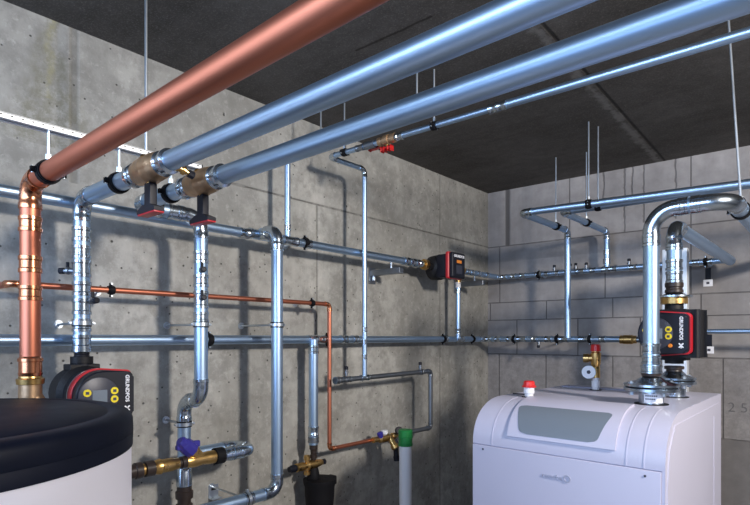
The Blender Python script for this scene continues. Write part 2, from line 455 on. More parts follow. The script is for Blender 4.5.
pipe('steel_pipe', 'galvanised pipe going down to the floor below the dark union', 'pipe', [V(sb.x, sb.y, -.847), V(sb.x, sb.y, -1.45)], R54)

# ball valves on both steel pipes
def col_point(P0, dr, px): return min((P0+dr*(k*.002) for k in range(900)), key=lambda p: abs(375+F*((p.x*CA+p.y*SA)/(-p.x*SA+p.y*CA))-px))
def ball_valve(label, p, d, r=R54):
    p = Vector(p); t = thing('ball_valve', label, 'valve', p)
    part('body', lambda bm: lathe(bm, p-d*.055, d, [(k*1.3-.0165, r_) for k, r_ in [(0, .030), (.004, .035), (.014, .0355), (.018, .0385), (.034, .0405), (.052, .041), (.056, .0425), (.060, .041), (.076, .0405), (.092, .0385), (.096, .0355), (.106, .035), (.11, .030)]], 32), 'bronze', t)
    for s in (-1, 1):
        part('press_end', lambda bm: lathe(bm, p+d*s*.068, d*s, [(0, .034), (.006, .036), (.012, .031), (.026, .0305), (.03, .034), (.042, .035), (.046, .030), (.048, .0272)], 32), 'zincfit', t)
    dn = Vector((0, 0, -1))
    part('stem', lambda bm: lathe(bm, p+dn*.036, dn, [(0, .012), (.02, .012), (.022, .009), (.035, .009)], 20), 'brass', t)
    sd = d.cross(dn).normalized(); Rm = Matrix((d, sd, Vector((0, 0, 1)))).transposed()
    def hd(bm):
        box(bm, p+dn*.079, (.034, .024, .078), Rm, .005)
        pr = [(-.052, 0), (-.052, .010), (-.02, .022), (.02, .022), (.052, .010), (.052, 0), (.05, -.001), (-.05, -.001)]
        prism(bm, [p+dn*.126+d*x+Vector((0, 0, z))-sd*.016 for x, z in pr], sd, .032, .003)
    h = part('handle', hd, 'blackp', t)
    sub('handle_cap', lambda bm: box(bm, p+dn*.1285, (.100, .030, .006), Rm, .002), 'red', h, 'red underside plate')
    part('plug', lambda bm: lathe(bm, p+(Vector((0, 0, .5))-d.cross(Vector((0, 0, 1)))*-.0)+Vector((0, 0, -.5))+sd*0+Vector((0, 0, .0)), Vector((.3, -.6, .6)), [(0, .01), (.040, .007), (.045, .007), (.045, .004)], 8), 'brass', t)
    return fix_children(t)
ball_valve('bronze ball valve with black red-edged handle, the left one of the overhead pair', col_point(r1, d1, 150.5), d1)
ball_valve('bronze ball valve with black red-edged handle, the right one of the overhead pair', col_point(r2, d2, 203), d2)

# mounting channel over the pipe ends
clamp('black clamp on the galvanised pipe left of the left overhead valve', col_point(r1, d1, 119), d1, R54, rod=ZR-Z1-R54-.025, width=.024)
clamp('black clamp on the galvanised pipe between the two bronze valves', col_point(r2, d2, 171), d2, R54, rod=ZR-Z2-R54-.025, width=.024)
ra = V(XCH, -.30, ZR); rb = V(XCH, at(199, 166, X=XCH).y, ZR)
t = thing('mounting_channel', 'pale perforated metal channel hanging above the pipe elbows on the left', 'channel', (ra+rb)/2)
def ch(bm):
    ln = (rb-ra).length; mm = (ra+rb)/2
    box(bm, mm+Vector((.017, 0, .0)), (.003, ln, .015)); box(bm, mm+Vector((-.017, 0, .0)), (.003, ln, .015)); box(bm, mm+Vector((0, 0, .0068)), (.037, ln, .003))
    box(bm, mm+Vector((.012, 0, -.0068)), (.012, ln, .002)); box(bm, mm+Vector((-.012, 0, -.0068)), (.012, ln, .002))
part('profile', ch, 'channel', t)
def hol(bm):
    k = int((rb-ra).length/.025)
    for i in range(k): box(bm, ra+Vector((.0189, .012+i*.025, .001)), (.0008, .006, .003))
part('slots', hol, 'hole', t)
part('end_cap', lambda bm: box(bm, rb+Vector((0, .002, 0)), (.038, .004, .016)), 'rubber', t)
fix_children(t)
pt = at(146, 100, X=XCH)
rod('long steel rod from the ceiling to the pale channel beside the copper pipe', V(pt.x, pt.y, CEIL), CEIL-ZR-.008, .005)
rod('steel rod from the ceiling holding the near end of the pale channel', V(XCH, .05, CEIL), CEIL-ZR-.008, .005)

# ------------------------------------------------------------ left wall pipes
XU = -2.08; XL = -2.14; R42 = .021
ya = -.9
pump2 = at(441, 265, X=XU+.0); pump2.z = .480+H
uend = at(406, 262, X=XU).y
pm2 = at(438, 265, X=XU).y
ZU = .488
tY = at(277, 300, X=XR).y
pipe('steel_pipe', 'upper galvanised pipe running along the left concrete wall to the small pump', 'pipe', [V(XU, ya, ZU), V(XU, pm2-.17, ZU-.006)], R42,
     couplings=[(0, tY-ya-.12, .055), (0, tY-ya+.065, .05), (0, at(290, 240, X=XU).y-ya-.045, .09), (0, at(305, 240, X=XU).y-ya, .035), (0, uend-ya-.03, .05, 'zincfit', .002), (0, uend-ya+.03, .05, 'zincfit', .002), (0, uend-ya+.09, .04, 'zincfit', .002)])
pipe('steel_pipe', 'lower galvanised pipe running along both walls at eye height round the corner', 'pipe',
     [V(XL, ya, -.008), V(XL, 3.66, -.008), V(at(640, 339, Y=3.63).x, 3.63+SK*.6, -.008)], R42, R=.05, m='zinc',
     couplings=[(0, at(316, 340, X=XL).y-ya-.06, .12), (0, at(340, 340, X=XL).y-ya, .05), (0, at(352, 340, X=XL).y-ya, .04), (0, at(442, 338, X=XL).y-ya, .05), (0, at(455, 338, X=XL).y-ya, .10),
                (1, .10, .05), (1, .2, .05), (1, .28, .08), (1, .40, .04), (1, .50, .05), (1, .6, .07), (1, .74, .09), (1, .88, .04)])
# riser three from the upper pipe
q3 = V(XR, tY, 0)
pipe('steel_pipe', 'galvanised pipe branching off the upper wall pipe and dropping to a bottom elbow', 'pipe',
     [V(XU+.01, tY, ZU+.005), V(XR, tY, ZU+.005), V(XR, tY, -.70), V(XR, .93, -.70), V(XR, .93, -1.45)], R54*.98, R=.05,
     couplings=[(2, tY-at(248, 300, X=XR).y-.02, .045), (1, .065, .03)])
t = thing('pipe_tee', 'galvanised tee fitting where the branch leaves the upper wall pipe', 'fitting', V(XU, tY, ZU))
part('tee_run', lambda bm: lathe(bm, V(XU, tY-.065, ZU), (0, 1, 0), [(0, .021), (.001, .026), (.012, .026), (.02, .0235), (.11, .0235), (.118, .026), (.129, .026), (.13, .021)], 28), 'zincfit', t)
part('tee_branch', lambda bm: lathe(bm, V(XU, tY, ZU), (1, 0, 0), [(0, .024), (.04, .026), (.045, .031), (.06, .031), (.062, .028)], 28), 'zincfit', t)
fix_children(t)
# wall studs with clamps for the three risers
def stud(label, x, y, z, r):
    clamp(label, V(x, y, z), (0, 0, 1), r, up=(-1, 0, 0), rod=x-XW-r-.02, name='wall_clamp', band='rod', foot=True, width=.020, rodr=.005)
stud('clamp and wall stud on the many-ringed pipe above the pump by the tank', r1.x, r1.y, .052, R54)
stud('clamp and wall stud on the pipe below the right overhead valve', q2.x, q2.y, .055, R54)
stud('clamp and wall stud on the pipe that branches from the upper wall pipe', XR, tY, .060, R54*.98)
stud('clamp and wall stud just above the blue strainer cap', sb.x, sb.y, -.36, R54)
# little drain cocks on the risers
def cock(label, p, d, m='brass'):
    p = Vector(p); d = Vector(d).normalized(); t = thing('drain_cock', label, 'valve', p)
    part('body', lambda bm: lathe(bm, p, d, [(0, .009), (.015, .009), (.016, .013), (.024, .013), (.026, .008), (.034, .008)], 12), m, t)
    part('cap', lambda bm: lathe(bm, p+d*.034, d, [(0, .011), (.016, .011), (.018, .008)], 10), 'blackp', t)
    part('lever', lambda bm: box(bm, p+d*.022+Vector((0, 0, .016)), (.008, .010, .03), None, .002), 'blackp', t)
    return fix_children(t)
cv = Vector((CA, SA, 0))
cock('small drain cock on the left of the many-ringed pipe', V(r1.x, r1.y, .235)-cv*.028, -cv, 'zincdull')
cock('small drain cock on the right of the many-ringed pipe', V(r1.x, r1.y, .13)+cv*.028, cv+Vector((0, -.6, 0)), 'zincdull')
cock('upper small black drain cock on the pipe below the right overhead valve', V(q2.x, q2.y, .27)+Vector((.02, -.012, 0)), (1, -.3, 0), 'zincdull')
cock('lower small black drain cock on the pipe below the right overhead valve', V(q2.x, q2.y, .16)+Vector((.02, -.012, 0)), (1, -.3, 0), 'zincdull')
pq = col_point(r1, d1, 172.5)
cock('small brass drain cock under the overhead pipe between the bronze valves', pq+Vector((0, .012, -.016)), (.1, .9, -.30), 'brass')

# thin copper line
XCu = -2.102
c0 = at(9, 284, X=XCu).y; c1y = at(329.5, 305, X=XCu).y; c2y = at(386, 437, X=XCu).y
pipe('copper_pipe', 'thin copper pipe along the left wall, stepping down to the brass regulator', 'pipe',
     [V(XW+.001, c0, .183), V(XCu, c0, .183), V(XCu, c1y, .183), V(XCu, c1y, -.602), V(XCu, c2y+.02, -.602)], .0112, 'copper', 'copperfit', R=.022,
     couplings=[(4-1, .02, .02), (2, .02, .02)])
clamp('black clamp on the thin copper pipe, the left one near the ringed riser', at(111, 290, X=XCu), (0, 1, 0), .0112, up=(-1, 0, 0), rod=-XW+XCu-.02-.0112, foot=True, width=.02, band='rubber')
clamp('black clamp on the thin copper pipe beside its upper right elbow', V(XCu, at(312, 303, X=XCu).y, .183), (0, 1, 0), .0112, up=(-1, 0, 0), rod=-XW+XCu-.02-.0112, foot=True, width=.02, band='rubber')
for px, lab in ((231-0, 'black clamp on the lower wall pipe behind the second riser'), (210, None), (327, 'black clamp on the lower wall pipe behind the copper drop'), (443, 'black clamp on the lower wall pipe left of the short drop'), (472, 'black clamp on the lower wall pipe close to the corner')):
    if lab is None: continue
    if px == 231: px = 209
    y_ = at(px, 338, X=XL).y
    clamp(lab, V(XL, y_, -.008), (0, 1, 0), R42, up=(-1, 0, 0), rod=-XW+XL-.02-R42, foot=True, width=.022)
pp_ = at(308, 300, X=XW)
for px, lab in ((60, 'black clamp on the upper wall pipe near the left riser'), (305, 'black clamp on the upper wall pipe right of the thin vertical vent pipe')):
    y_ = at(px, 250, X=XU).y
    if px == 60: y_ -= .35
    clamp(lab, V(XU, y_, ZU), (0, 1, 0), R42, up=(-1, 0, 0), rod=-XW+XU-.02-R42, foot=True, width=.022)

# narrow vent pipe 288
y288 = at(287.5, 236, X=XU).y
pipe('steel_pipe', 'narrow bright vent pipe rising from the upper wall pipe', 'pipe', [V(XU, y288, ZU+.015), V(XU, y288, .93)], .0145, 'zinc', 'zincfit', couplings=[(0, .03, .03)])

# pipe hanging from the lower wall pipe at 314
y314 = at(313.5, 400, X=XL+.02).y; x314 = XL+.02
pipe('steel_pipe', 'galvanised drop pipe below the lower wall pipe, ending at the brass valve', 'pipe', [V(x314, y314, -.008), V(x314, y314, -.565)], .0252,
     couplings=[(0, .03, .045), (0, .46, .05), (0, .515, .03, 'zincdull', .001)])
t = thing('filling_valve', 'brass valve with two black caps on top of the black filter bowl', 'valve', V(x314, y314, -.668))
vz = -.668
part('neck', lambda bm: lathe(bm, V(x314, y314, vz), (0, 0, 1), [(0, .014), (.03, .014), (.032, .019), (.05, .019), (.052, .015), (.075, .017), (.08, .022), (.10, .022)], 16), 'brownpl', t)
def vb(bm):
    lathe(bm, V(x314, y314-.12, vz), (0, 1, 0), [(0, .018), (.002, .022), (.05, .022), (.055, .016), (.07, .016), (.08, .024), (.12, .026), (.14, .022), (.17, .018), (.18, .014)], 24)
    lathe(bm, V(x314, y314-.045, vz-.05), (0, 0, 1), [(0, .014), (.004, .018), (.02, .018), (.022, .012), (.078, .012), (.08, .017), (.1, .017), (.105, .012)], 12)
part('body', vb, 'brass', t)
part('cap', lambda bm: lathe(bm, V(x314, y314-.12, vz), (0, -1, 0), [(0, .015), (.004, .019), (.03, .019), (.034, .015), (.045, .014)], 20), 'blackp', t)
part('cap', lambda bm: lathe(bm, V(x314, y314+.05, vz), (0, 1, 0), [(0, .014), (.03, .015), (.032, .012)], 16), 'blackp', t)
fix_children(t)
t = thing('filter_bowl', 'black filter bowl hanging under the brass valve in the lower middle', 'filter', V(x314, y314, -.95))
fy = y314+.035
part('bowl', lambda bm: lathe(bm, V(x314+.01, fy, -.99), (0, 0, 1), [(0, .03), (.002, .05), (.06, .070), (.15, .078), (.20, .080), (.225, .088), (.24, .088), (.246, .05)], 36), 'rubber', t)
part('neck', lambda bm: lathe(bm, V(x314, y314, -.76), (0, 0, 1), [(0, .03), (.02, .035), (.05, .030), (.075, .024)], 24), 'rubber', t)
part('flange', lambda bm: box(bm, V(x314+.03, y314+.085, -.765), (.05, .07, .045), None, .006), 'rubber', t)
fix_children(t)

# ceiling line that becomes the thin wall loop
ZT = .948; XT = -2.035
A = at(329, 158, X=XT); A.z = ZT+H
c = at(495, 107, Z=ZT); d = at(750, 32, Z=ZT); dd = (d-A).normalized()
Tn = at(364.5, 168, X=XT); Tn.z = ZT+H
red = A+dd*((c-A).dot(dd))
pipe('steel_pipe', 'thin galvanised ceiling pipe dropping in front of the wall pipes to the small loop', 'pipe',
     [red, A, Tn, V(XT, Tn.y, -.215)], .0135, R=.03, m='zinc', couplings=[(0, -.01, .04, 'zincfit', .004), (2, .885, .03), (2, .955, .03), (2, 1.04, .03), (0, (red-A).length-.24, .05, 'zincdull')])
pipe('steel_pipe', 'slightly wider end of the thin ceiling pipe running out of the picture on the right', 'pipe', [red, red+dd*((2.64-red.x)/dd.x)], .0165, couplings=[(0, .0, .05)])
for px, lab, hh in ((344.5, 'black clamp and rod on the thin ceiling pipe beside its elbow', 0), (435, 'black clamp and rod on the thin ceiling pipe right of the red-handled valve', 0)):
    # point on the line nearest that column
    best = min((A+dd*(k*.01) for k in range(200)), key=lambda p: abs(375+F*((p.x*CA+p.y*SA)/(-p.x*SA+p.y*CA))-px))
    clamp(lab, best, dd, .0135, rod=CEIL+H-best.z-.0335, width=.024)
vp = col_point(A, dd, 387)
t = thing('shut_off_valve', 'small valve with red wing handles in the thin ceiling pipe', 'valve', vp)
part('body', lambda bm: lathe(bm, vp-dd*.05, dd, [(0, .016), (.001, .021), (.02, .021), (.024, .018), (.034, .018), (.036, .024), (.062, .024), (.064, .018), (.078, .018), (.08, .022), (.1, .022), (.101, .015)], 20), 'bronze', t)
part('stem', lambda bm: lathe(bm, vp, (0, 0, -1), [(0, .008), (.035, .008)], 12), 'brass', t)
ds = dd.cross(Vector((0, 0, 1))).normalized(); Rm = Matrix((dd, ds, Vector((0, 0, 1)))).transposed()
part('handle', lambda bm: (box(bm, vp+Vector((0, 0, -.04)), (.055, .016, .009), Rm, .003), box(bm, vp+dd*.020+Vector((0, 0, -.044)), (.018, .018, .016), Rm, .005), box(bm, vp-dd*.020+Vector((0, 0, -.044)), (.018, .018, .016), Rm, .005)), 'redb', t)
part('end_coupling', lambda bm: lathe(bm, vp+dd*.055, dd, [(0, .0137), (.001, .019), (.012, .019), (.014, .016), (.03, .016), (.032, .019), (.042, .019), (.043, .0137)], 20), 'zincfit', t)
fix_children(t)
v2 = col_point(A, dd, 370)
t = thing('shut_off_valve', 'red wing handle partly hidden above the thin ceiling pipe, left of the full one', 'valve', v2)
part('body', lambda bm: lathe(bm, v2-dd*.03, dd, [(0, .0137), (.001, .019), (.06, .019), (.061, .0137)], 20), 'zincdull', t)
part('stem', lambda bm: lathe(bm, v2, -ds, [(0, .007), (.04, .007)], 12), 'brass', t)
part('handle', lambda bm: box(bm, v2-ds*.042, (.07, .014, .02), Rm, .005), 'redb', t)
fix_children(t)
# spare studs left in the ceiling
for px, lab in ((321, 'short bare rod in the ceiling left of the thin pipe clamp rod'), (417, 'short bare rod in the ceiling between the two thick steel pipes')):
    p = at(px, 100, D=2.66 if px == 321 else 2.34)
    rod(lab, V(p.x, p.y, CEIL), .16)
# thin loop on the wall
la = at(335, 380, X=XT); lb = at(430.5, 371, X=XT); lc = at(414, 431, X=XT)
pipe('steel_pipe', 'thin dark loop of pipe on the left wall above the green-capped tube', 'pipe',
     [V(XT, la.y, -.226), V(XT, lb.y, -.215), V(XT, lb.y, -.583), V(XT, lc.y-.08, -.583)], .0140, 'zincdull', 'zincdull', R=.02,
     couplings=[(0, .0, .03, 'zincdull', .003), (0, .05, .03), (0, .09, .03), (0, Tn.y-la.y-.03, .06, 'zincfit', .001), (0, lb.y-la.y-.12, .03, 'zincdull', .002)])
cock('tiny valve on the left end of the thin dark loop', V(XT, la.y+.085, -.205), (0, 0, 1), 'zincdull')
cock('tiny valve on the upper right of the thin dark loop', V(XT, lb.y-.11, -.205), (0, 0, 1), 'zincdull')
# brass regulator between copper line and loop
XG = -2.07; g0 = at(381, 437, X=XG).y; gz = -.598
t = thing('pressure_regulator', 'brass pressure regulator with white and violet knob left of the green cap', 'regulator', V(XG, g0, gz))
part('body', lambda bm: (lathe(bm, V(XG-.01, g0-.06, gz), (0, 1, 0), [(0, .012), (.001, .017), (.03, .017), (.035, .013), (.05, .013), (.06, .025), (.1, .027), (.13, .025), (.14, .014), (.17, .014), (.175, .02), (.2, .02), (.21, .013), (.26, .013)], 20),
     lathe(bm, V(XG, g0+.08, gz), (.5, .1, -.8), [(0, .018), (.05, .018), (.052, .024), (.075, .024), (.08, .012)], 14)), 'brass', t)
part('knob', lambda bm: lathe(bm, V(XG, g0+.03, gz+.02), (0, 0, 1), [(0, .014), (.01, .022), (.028, .022), (.03, .018)], 20), 'whitep', t, 'white top knob')
part('spring_cap', lambda bm: lathe(bm, V(XG, g0-.0, gz+.01), (0, -.4, 1), [(0, .014), (.012, .018), (.03, .018), (.034, .012)], 16), 'blue', t, 'dark violet cap')
part('lower_cup', lambda bm: lathe(bm, V(XG, g0+.13, gz-.02), (.1, 0, -1), [(0, .012), (.02, .02), (.05, .022), (.055, .016), (.10, .016), (.105, .02), (.13, .018)], 18), 'blackp', t)
part('side_gauge', lambda bm: lathe(bm, V(XG+.0, g0+.16, gz+.03), (1, -.6, .2), [(0, .022), (.02, .024), (.024, .02)], 20), 'blackp', t)
fix_children(t)

# small pump in the upper pipe, short drop next to it
def union(label, p, d, r, m='brass', ln=.04):
    p = Vector(p); d = Vector(d); t = thing('union_nut', label, 'fitting', p)
    part('nut', lambda bm: lathe(bm, p, d, [(0, r*.8), (.001, r), (ln*.7, r), (ln*.75, r*.88), (ln, r*.8)], 8), m, t, sharp=20)
    part('sleeve', lambda bm: lathe(bm, p-Vector(d)*ln*.5, d, [(0, r*.7), (ln*1.9, r*.7)], 20), m, t)
    return fix_children(t)
K = 1.38
t = thing('circulation_pump', 'small black pump with red frame where the upper wall pipe nears the corner', 'pump', V(XU, pm2, ZU))
pm = V(XU, pm2, ZU-.012)
def kv(x, y, z): return pm+Vector((x, y, z))*K
def kl(L): return [(a*K, b*K) for a, b in L]
part('volute', lambda bm: (lathe(bm, kv(-.045, 0, 0), (1, 0, 0), kl([(0, .04), (.01, .058), (.055, .062), (.07, .056), (.085, .048)]), 32), lathe(bm, pm-Vector((0, .125, 0)), (0, 1, 0), [(0, .03), (.03, .03), (.04, .026), (.21, .026), (.22, .03), (.25, .03)], 24)), 'castblack', t)
part('motor_housing', lambda bm: box(bm, kv(.055, 0, 0), (.065*K, .105*K, .112*K), None, .018), 'blackp', t)
part('red_frame', lambda bm: box(bm, kv(.092, 0, 0), (.020*K, .118*K, .128*K), None, .012), 'red', t, 'red frame round the control head')
part('control_panel', lambda bm: box(bm, kv(.110, 0, 0), (.024*K, .108*K, .120*K), None, .012), 'blackp', t)
part('display', lambda bm: box(bm, kv(.1223, 0, -.02), (.002, .05*K, .040*K), None, 0), 'disp', t, 'grey display')
part('button', lambda bm: box(bm, kv(.1223, 0, .017), (.002, .04*K, .014*K), None, 0), 'orange', t, 'orange indicator strip')
lettering('lettering', t, 'lettering', 'GRUNDFOS', .0165*K, kv(.1226, 0, .042), (0, 1, 0), (0, 0, 1), bold=.0006)
fix_children(t)
union('brass union nut on the left side of the small red-framed pump', V(XU, pm.y-.165, ZU-.006), (0, 1, 0), .036)
union('brass union nut on the right side of the small red-framed pump', V(XU, pm.y+.125, ZU-.006), (0, 1, 0), .036)
y459 = at(459, 290, X=XU).y
t = thing('pipe_tee', 'brass tee right of the small pump with a branch going down', 'fitting', V(XU, y459, ZU))
part('tee_run', lambda bm: lathe(bm, V(XU, y459-.05, ZU-.003), (0, 1, 0), [(0, .022), (.001, .027), (.02, .027), (.022, .023), (.078, .023), (.08, .027), (.1, .027), (.101, .02)], 20), 'brass', t)
part('tee_branch', lambda bm: lathe(bm, V(XU, y459, ZU), (-.08, 0, -1), [(0, .02), (.05, .02), (.052, .026), (.075, .026), (.077, .02), (.10, .02)], 16), 'brass', t)
fix_children(t)
pipe('steel_pipe', 'short bright vertical pipe between small pump branch and the lower wall pipe', 'pipe', [V(XU-.008, y459, ZU-.09), V(XU-.008, y459, .0)], .017, couplings=[(0, .0, .04, 'whitep'), (0, .05, .03), (0, .33, .04)])
yb0 = y459+.05
pipe('steel_pipe', 'upper galvanised pipe from the small pump round the corner along the block wall', 'pipe',
     [V(XU, yb0, .482), V(XU, 3.80, .482), V(-.551, 3.865, .478)], R42*.9, R=.045, mf='zincfit',
     couplings=[(0, .03, .04), (0, .09, .04), (0, .18, .05), (0, .3, .04), (1, .10, .04), (1, .17, .05), (1, .30, .05), (1, .37, .03), (1, .45, .03), (1, .52, .03), (1, .60, .06), (1, .70, .04), (1, .78, .1), (1, .96, .05), (1, 1.2, .05), (1, 1.33, .04), (1, 1.40, .04)])
for k, dx_ in enumerate((.44, .56, .60)):
    cock(('little valve on the upper block-wall pipe nearest the corner', 'little valve on the upper block-wall pipe left of the round-cornered drop', 'little valve on the upper block-wall pipe just beside its neighbour')[k], V(XU+dx_, 3.82, .49), (0, 0, 1), 'zincdull')
cock('little valve on the upper block-wall pipe between the two vertical drops', V(at(586, 266, Y=3.84).x, 3.845, .49), (0, 0, 1), 'zincdull')
cock('little valve on the upper block-wall pipe left of the boiler pipe', V(at(629, 262, Y=3.85).x, 3.85, .49), (0, 0, 1), 'zincdull')
for px, lab in ((395, 'short galvanised wall bracket under the pipe left of the small pump'), (478, 'short galvanised wall bracket under the pipe right of the small pump')):
    y_ = at(px, 268, X=XU+.03).y
    t = thing('wall_bracket', lab, 'bracket', V(XW, y_, .40))
    part('arm', lambda bm: box(bm, V((XW+XU)/2+.03, y_, .405), (XU-XW+.10, .035, .036), None, .003), 'zincdull', t)
    part('wall_plate', lambda bm: box(bm, V(XW+.004, y_, .39), (.008, .06, .10)), 'zincdull', t)
    part('bolt', lambda bm: lathe(bm, V(XU, y_, .41), (0, 0, 1), [(0, .006), (.05, .006)], 8), 'rod', t)
    part('end_bolt', lambda bm: lathe(bm, V(XW+.02, y_, .36), (0, 0, 1), [(0, .01), (.03, .01)], 8), 'rod', t)
    fix_children(t)

# ------------------------------------------------------------ strainer line at lower left
XS = -1.96; ZS = -.490
def ys(px): return at(px, 460, X=XS).y
t = thing('strainer_line', 'horizontal brass valve and strainer line with a blue cap right of the tank', 'strainer', V(XS, ys(190), ZS))
def seg(name, a, b, prof, m, label=None, sg=24, sharp=35):
    ya_, yb_ = ys(a), ys(b); L_ = yb_-ya_
    return part(name, lambda bm: lathe(bm, V(XS, ya_, ZS), (0, 1, 0), [(L_*u, r) for u, r in prof], sg), m, t, label, sharp)
seg('end_coupling', 105, 141, [(0, .026), (.8, .026), (.82, .030), (1, .030)], 'brownpl')
seg('sealing_ring', 141, 145, [(0, .022), (1, .022)], 'brass')
seg('union_collar', 144, 154, [(0, .024), (.05, .030), (.9, .030), (1, .024)], 'brownpl', sg=12)
seg('valve_body', 154, 178, [(0, .022), (.1, .028), (.25, .030), (.3, .026), (.75, .026), (.8, .024), (1, .022)], 'brass')
seg('brass_neck', 178, 186, [(0, .018), (.3, .018), (.35, .024), (1, .024)], 'brownpl')
seg('strainer_body', 184, 214, [(0, .022), (.1, .026), (.35, .028), (.6, .024), (.8, .027), (1, .027)], 'brass')
seg('collar', 214, 223, [(0, .026), (.05, .034), (.95, .034), (1, .028)], 'rubber', sg=14)
yb_ = V(XS, ys(202), ZS)
dirb = Vector((.10, -.76, .66)).normalized()
part('strainer_branch', lambda bm: lathe(bm, yb_, dirb, [(0, .022), (.045, .022), (.047, .027), (.062, .027)], 10), 'brass', t)
cp = part('strainer_cap', lambda bm: lathe(bm, yb_+dirb*.06, dirb, [(0, .022), (.004, .031), (.03, .033), (.05, .029), (.056, .024), (.072, .022), (.078, .016)], 9), 'blue', t, 'blue plastic cap', 20)
part('cap_nub', lambda bm: box(bm, yb_+dirb*.085+Vector((0, .03, .012)), (.02, .035, .025), None, .006), 'blue', t, 'blue')
part('cap_nub', lambda bm: box(bm, yb_+dirb*.095+Vector((0, -.03, .0)), (.02, .03, .02), None, .006), 'blue', t, 'blue')
fix_children(t)
yu = ys(252)
pipe('steel_pipe', 'galvanised hairpin bend joining the strainer line back to the pipe behind it', 'pipe',
     [V(XS, ys(221), ZS), V(XS, yu, ZS), V(sb.x, yu, ZS), V(sb.x, sb.y, ZS)], .0255, R=.048, m='zinc', mf='zincfit', couplings=[(0, .0, .05, 'zincfit', .001), (0, .055, .045, 'zincfit', .001)])
# bracket plate on the wall
p = at(213, 495, X=XW)
t = thing('wall_bracket', 'small bare galvanised bracket plate low on the left wall', 'bracket', p)
part('plate', lambda bm: box(bm, p+Vector((.003, 0, .02)), (.006, .05, .06)), 'rod', t)
part('lip', lambda bm: box(bm, p+Vector((.02, 0, -.01)), (.04, .05, .005)), 'rod', t)
part('slot', lambda bm: box(bm, p+Vector((.0065, 0, .03)), (.001, .025, .01)), 'hole', t)
fix_children(t)
clamp('zinc clamp on the low pipe leaving the bottom elbow', V(XR, at(247, 495, X=XR).y, -.70), (0, 1, 0), R54, up=(-1, 0, 0), rod=XR-XW-R54-.02, band='rod', width=.02, foot=True)

# ------------------------------------------------------------ big pumps
def big_pump(label, c, n, rt, s=1.0, flag=.092, block=False):
    """c: middle of the flow axis, n: outward axis of the motor, rt: to the right seen from the front"""
    c = Vector(c); n = Vector(n).normalized(); rt = Vector(rt).normalized(); up = Vector((0, 0, 1)); Rm = Matrix((n, rt, up)).transposed()
    t = thing('circulation_pump', label, 'pump', c)
    part('volute', lambda bm: (lathe(bm, c-n*.055*s, n, [(0, .05*s), (.01*s, .078*s), (.085*s, .082*s), (.10*s, .070*s), (.12*s, .062*s)], 40)), 'castblack', t)
    def pf(bm):
        lathe(bm, c-up*.11*s, up, [(0, .036), (.022, .036), (.024, .028), (.196*s, .028), (.198*s, .036), (.22*s, .036)], 24)
        for z in (-.085, .078): box(bm, c+up*z*s, (.06*s, .085*s, .018*s), Rm, .004)
    part('flow_ports', pf, 'castblack', t)
    part('motor_housing', lambda bm: lathe(bm, c+n*.05*s, n, [(0, .066*s), (.004*s, .07*s), (.05*s, .072*s), (.055*s, .067*s), (.06*s, .072*s), (.075*s, .074*s)], 40), 'blackp', t)
    if block: part('terminal_box', lambda bm: box(bm, c+n*.066*s+rt*.020*s, (.09*s, .165*s, .150*s), Rm, .010), 'castblack', t)
    part('silver_ring', lambda bm: lathe(bm, c+n*.102*s, n, [(0, .070*s), (.0005, .0765*s), (.004*s, .0765*s), (.005*s, .07*s)], 48), 'rod', t)
    # head outline: round on the left, flag shaped on the right
    def outline(k, off=0.0):
        P = []
        r = (.079+off)*s
        for i in range(17):
            a = PI*.5+PI*i/16
            P.append((r*math.cos(a), r*math.sin(a)))
        e = (flag+off)*s; hh = (.072+off)*s; q = .016*s
        for (cx_, cy_, a0) in ((e-q, -hh+q, -PI/2), (e-q, hh-q, 0)):
            for i in range(6):
                a = a0+PI/2*i/5
                P.append((cx_+q*math.cos(a), cy_+q*math.sin(a)))
        return P
    def o3(P, dist): return [c+n*dist*s+rt*x+up*y for x, y in P]
    part('red_band', lambda bm: prism(bm, o3(outline(0), .118), n, .022*s, .004), 'red', t, 'red band round the control head')
    pan = part('control_head', lambda bm: (prism(bm, o3(outline(0, -.004), .138), n, .024*s, .008)), 'blackp', t)
    fr = .1625
    dk = part('dial', lambda bm: lathe(bm, c+n*fr*s-rt*.012*s, n, [(0, .055*s), (.003*s, .055*s), (.004*s, .053*s)], 40), 'disp', t, 'dark grey round dial')
    sub('screen', lambda bm: box(bm, c+n*(fr+.0045)*s-rt*.010*s, (.002, .040*s, .036*s), Rm), 'glass', dk, 'grey display screen')
    for (u, v) in ((-.044, .012), (.030, .014), (.030, -.010)):
        bt = sub('button', lambda bm: lathe(bm, c+n*(fr+.0035)*s+rt*u*s+up*v*s, n, [(0, .0105*s), (.003*s, .0105*s)], 20), 'yellow', dk, 'yellow round button')
    for (u, v) in ((-.044, .012), (.030, .014), (.030, -.010)):
        part('button_symbol', lambda bm: box(bm, c+n*(fr+.0068)*s+rt*u*s+up*v*s, (.001, .009*s, .008*s), Rm), 'ink', t, 'dark symbol')
    part('status_light', lambda bm: lathe(bm, c+n*(fr-.0005)*s+rt*.034*s-up*.042*s, n, [(0, .007*s), (.003*s, .006*s)], 16), 'orange', t, 'orange light')
    lettering('lettering', t, 'lettering', 'GRUNDFOS', .0150*s, c+n*(fr+.001)*s+rt*(flag-.024)*s+up*.018*s, (0, 0, -1), rt, depth=.0008, bold=.0004)
    def lg(bm):
        o_ = c+n*(fr+.001)*s+rt*(flag-.024)*s-up*.041*s
        for a in (.75, -.75): box(bm, o_, (.0014, .004*s, .020*s), Rm @ Matrix.Rotation(a, 3, 'X'))
        box(bm, o_-up*.006*s, (.0014, .003*s, .008*s), Rm)
    part('emblem', lg, 'lettering', t)
    part('model_lettering', lambda bm: [box(bm, c+n*(fr+.0045)*s+rt*(-.03+.006*i)*s-up*.033*s, (.001, .004*s, .004*s), Rm) for i in range(6)], 'lettering', t)
    return fix_children(t)
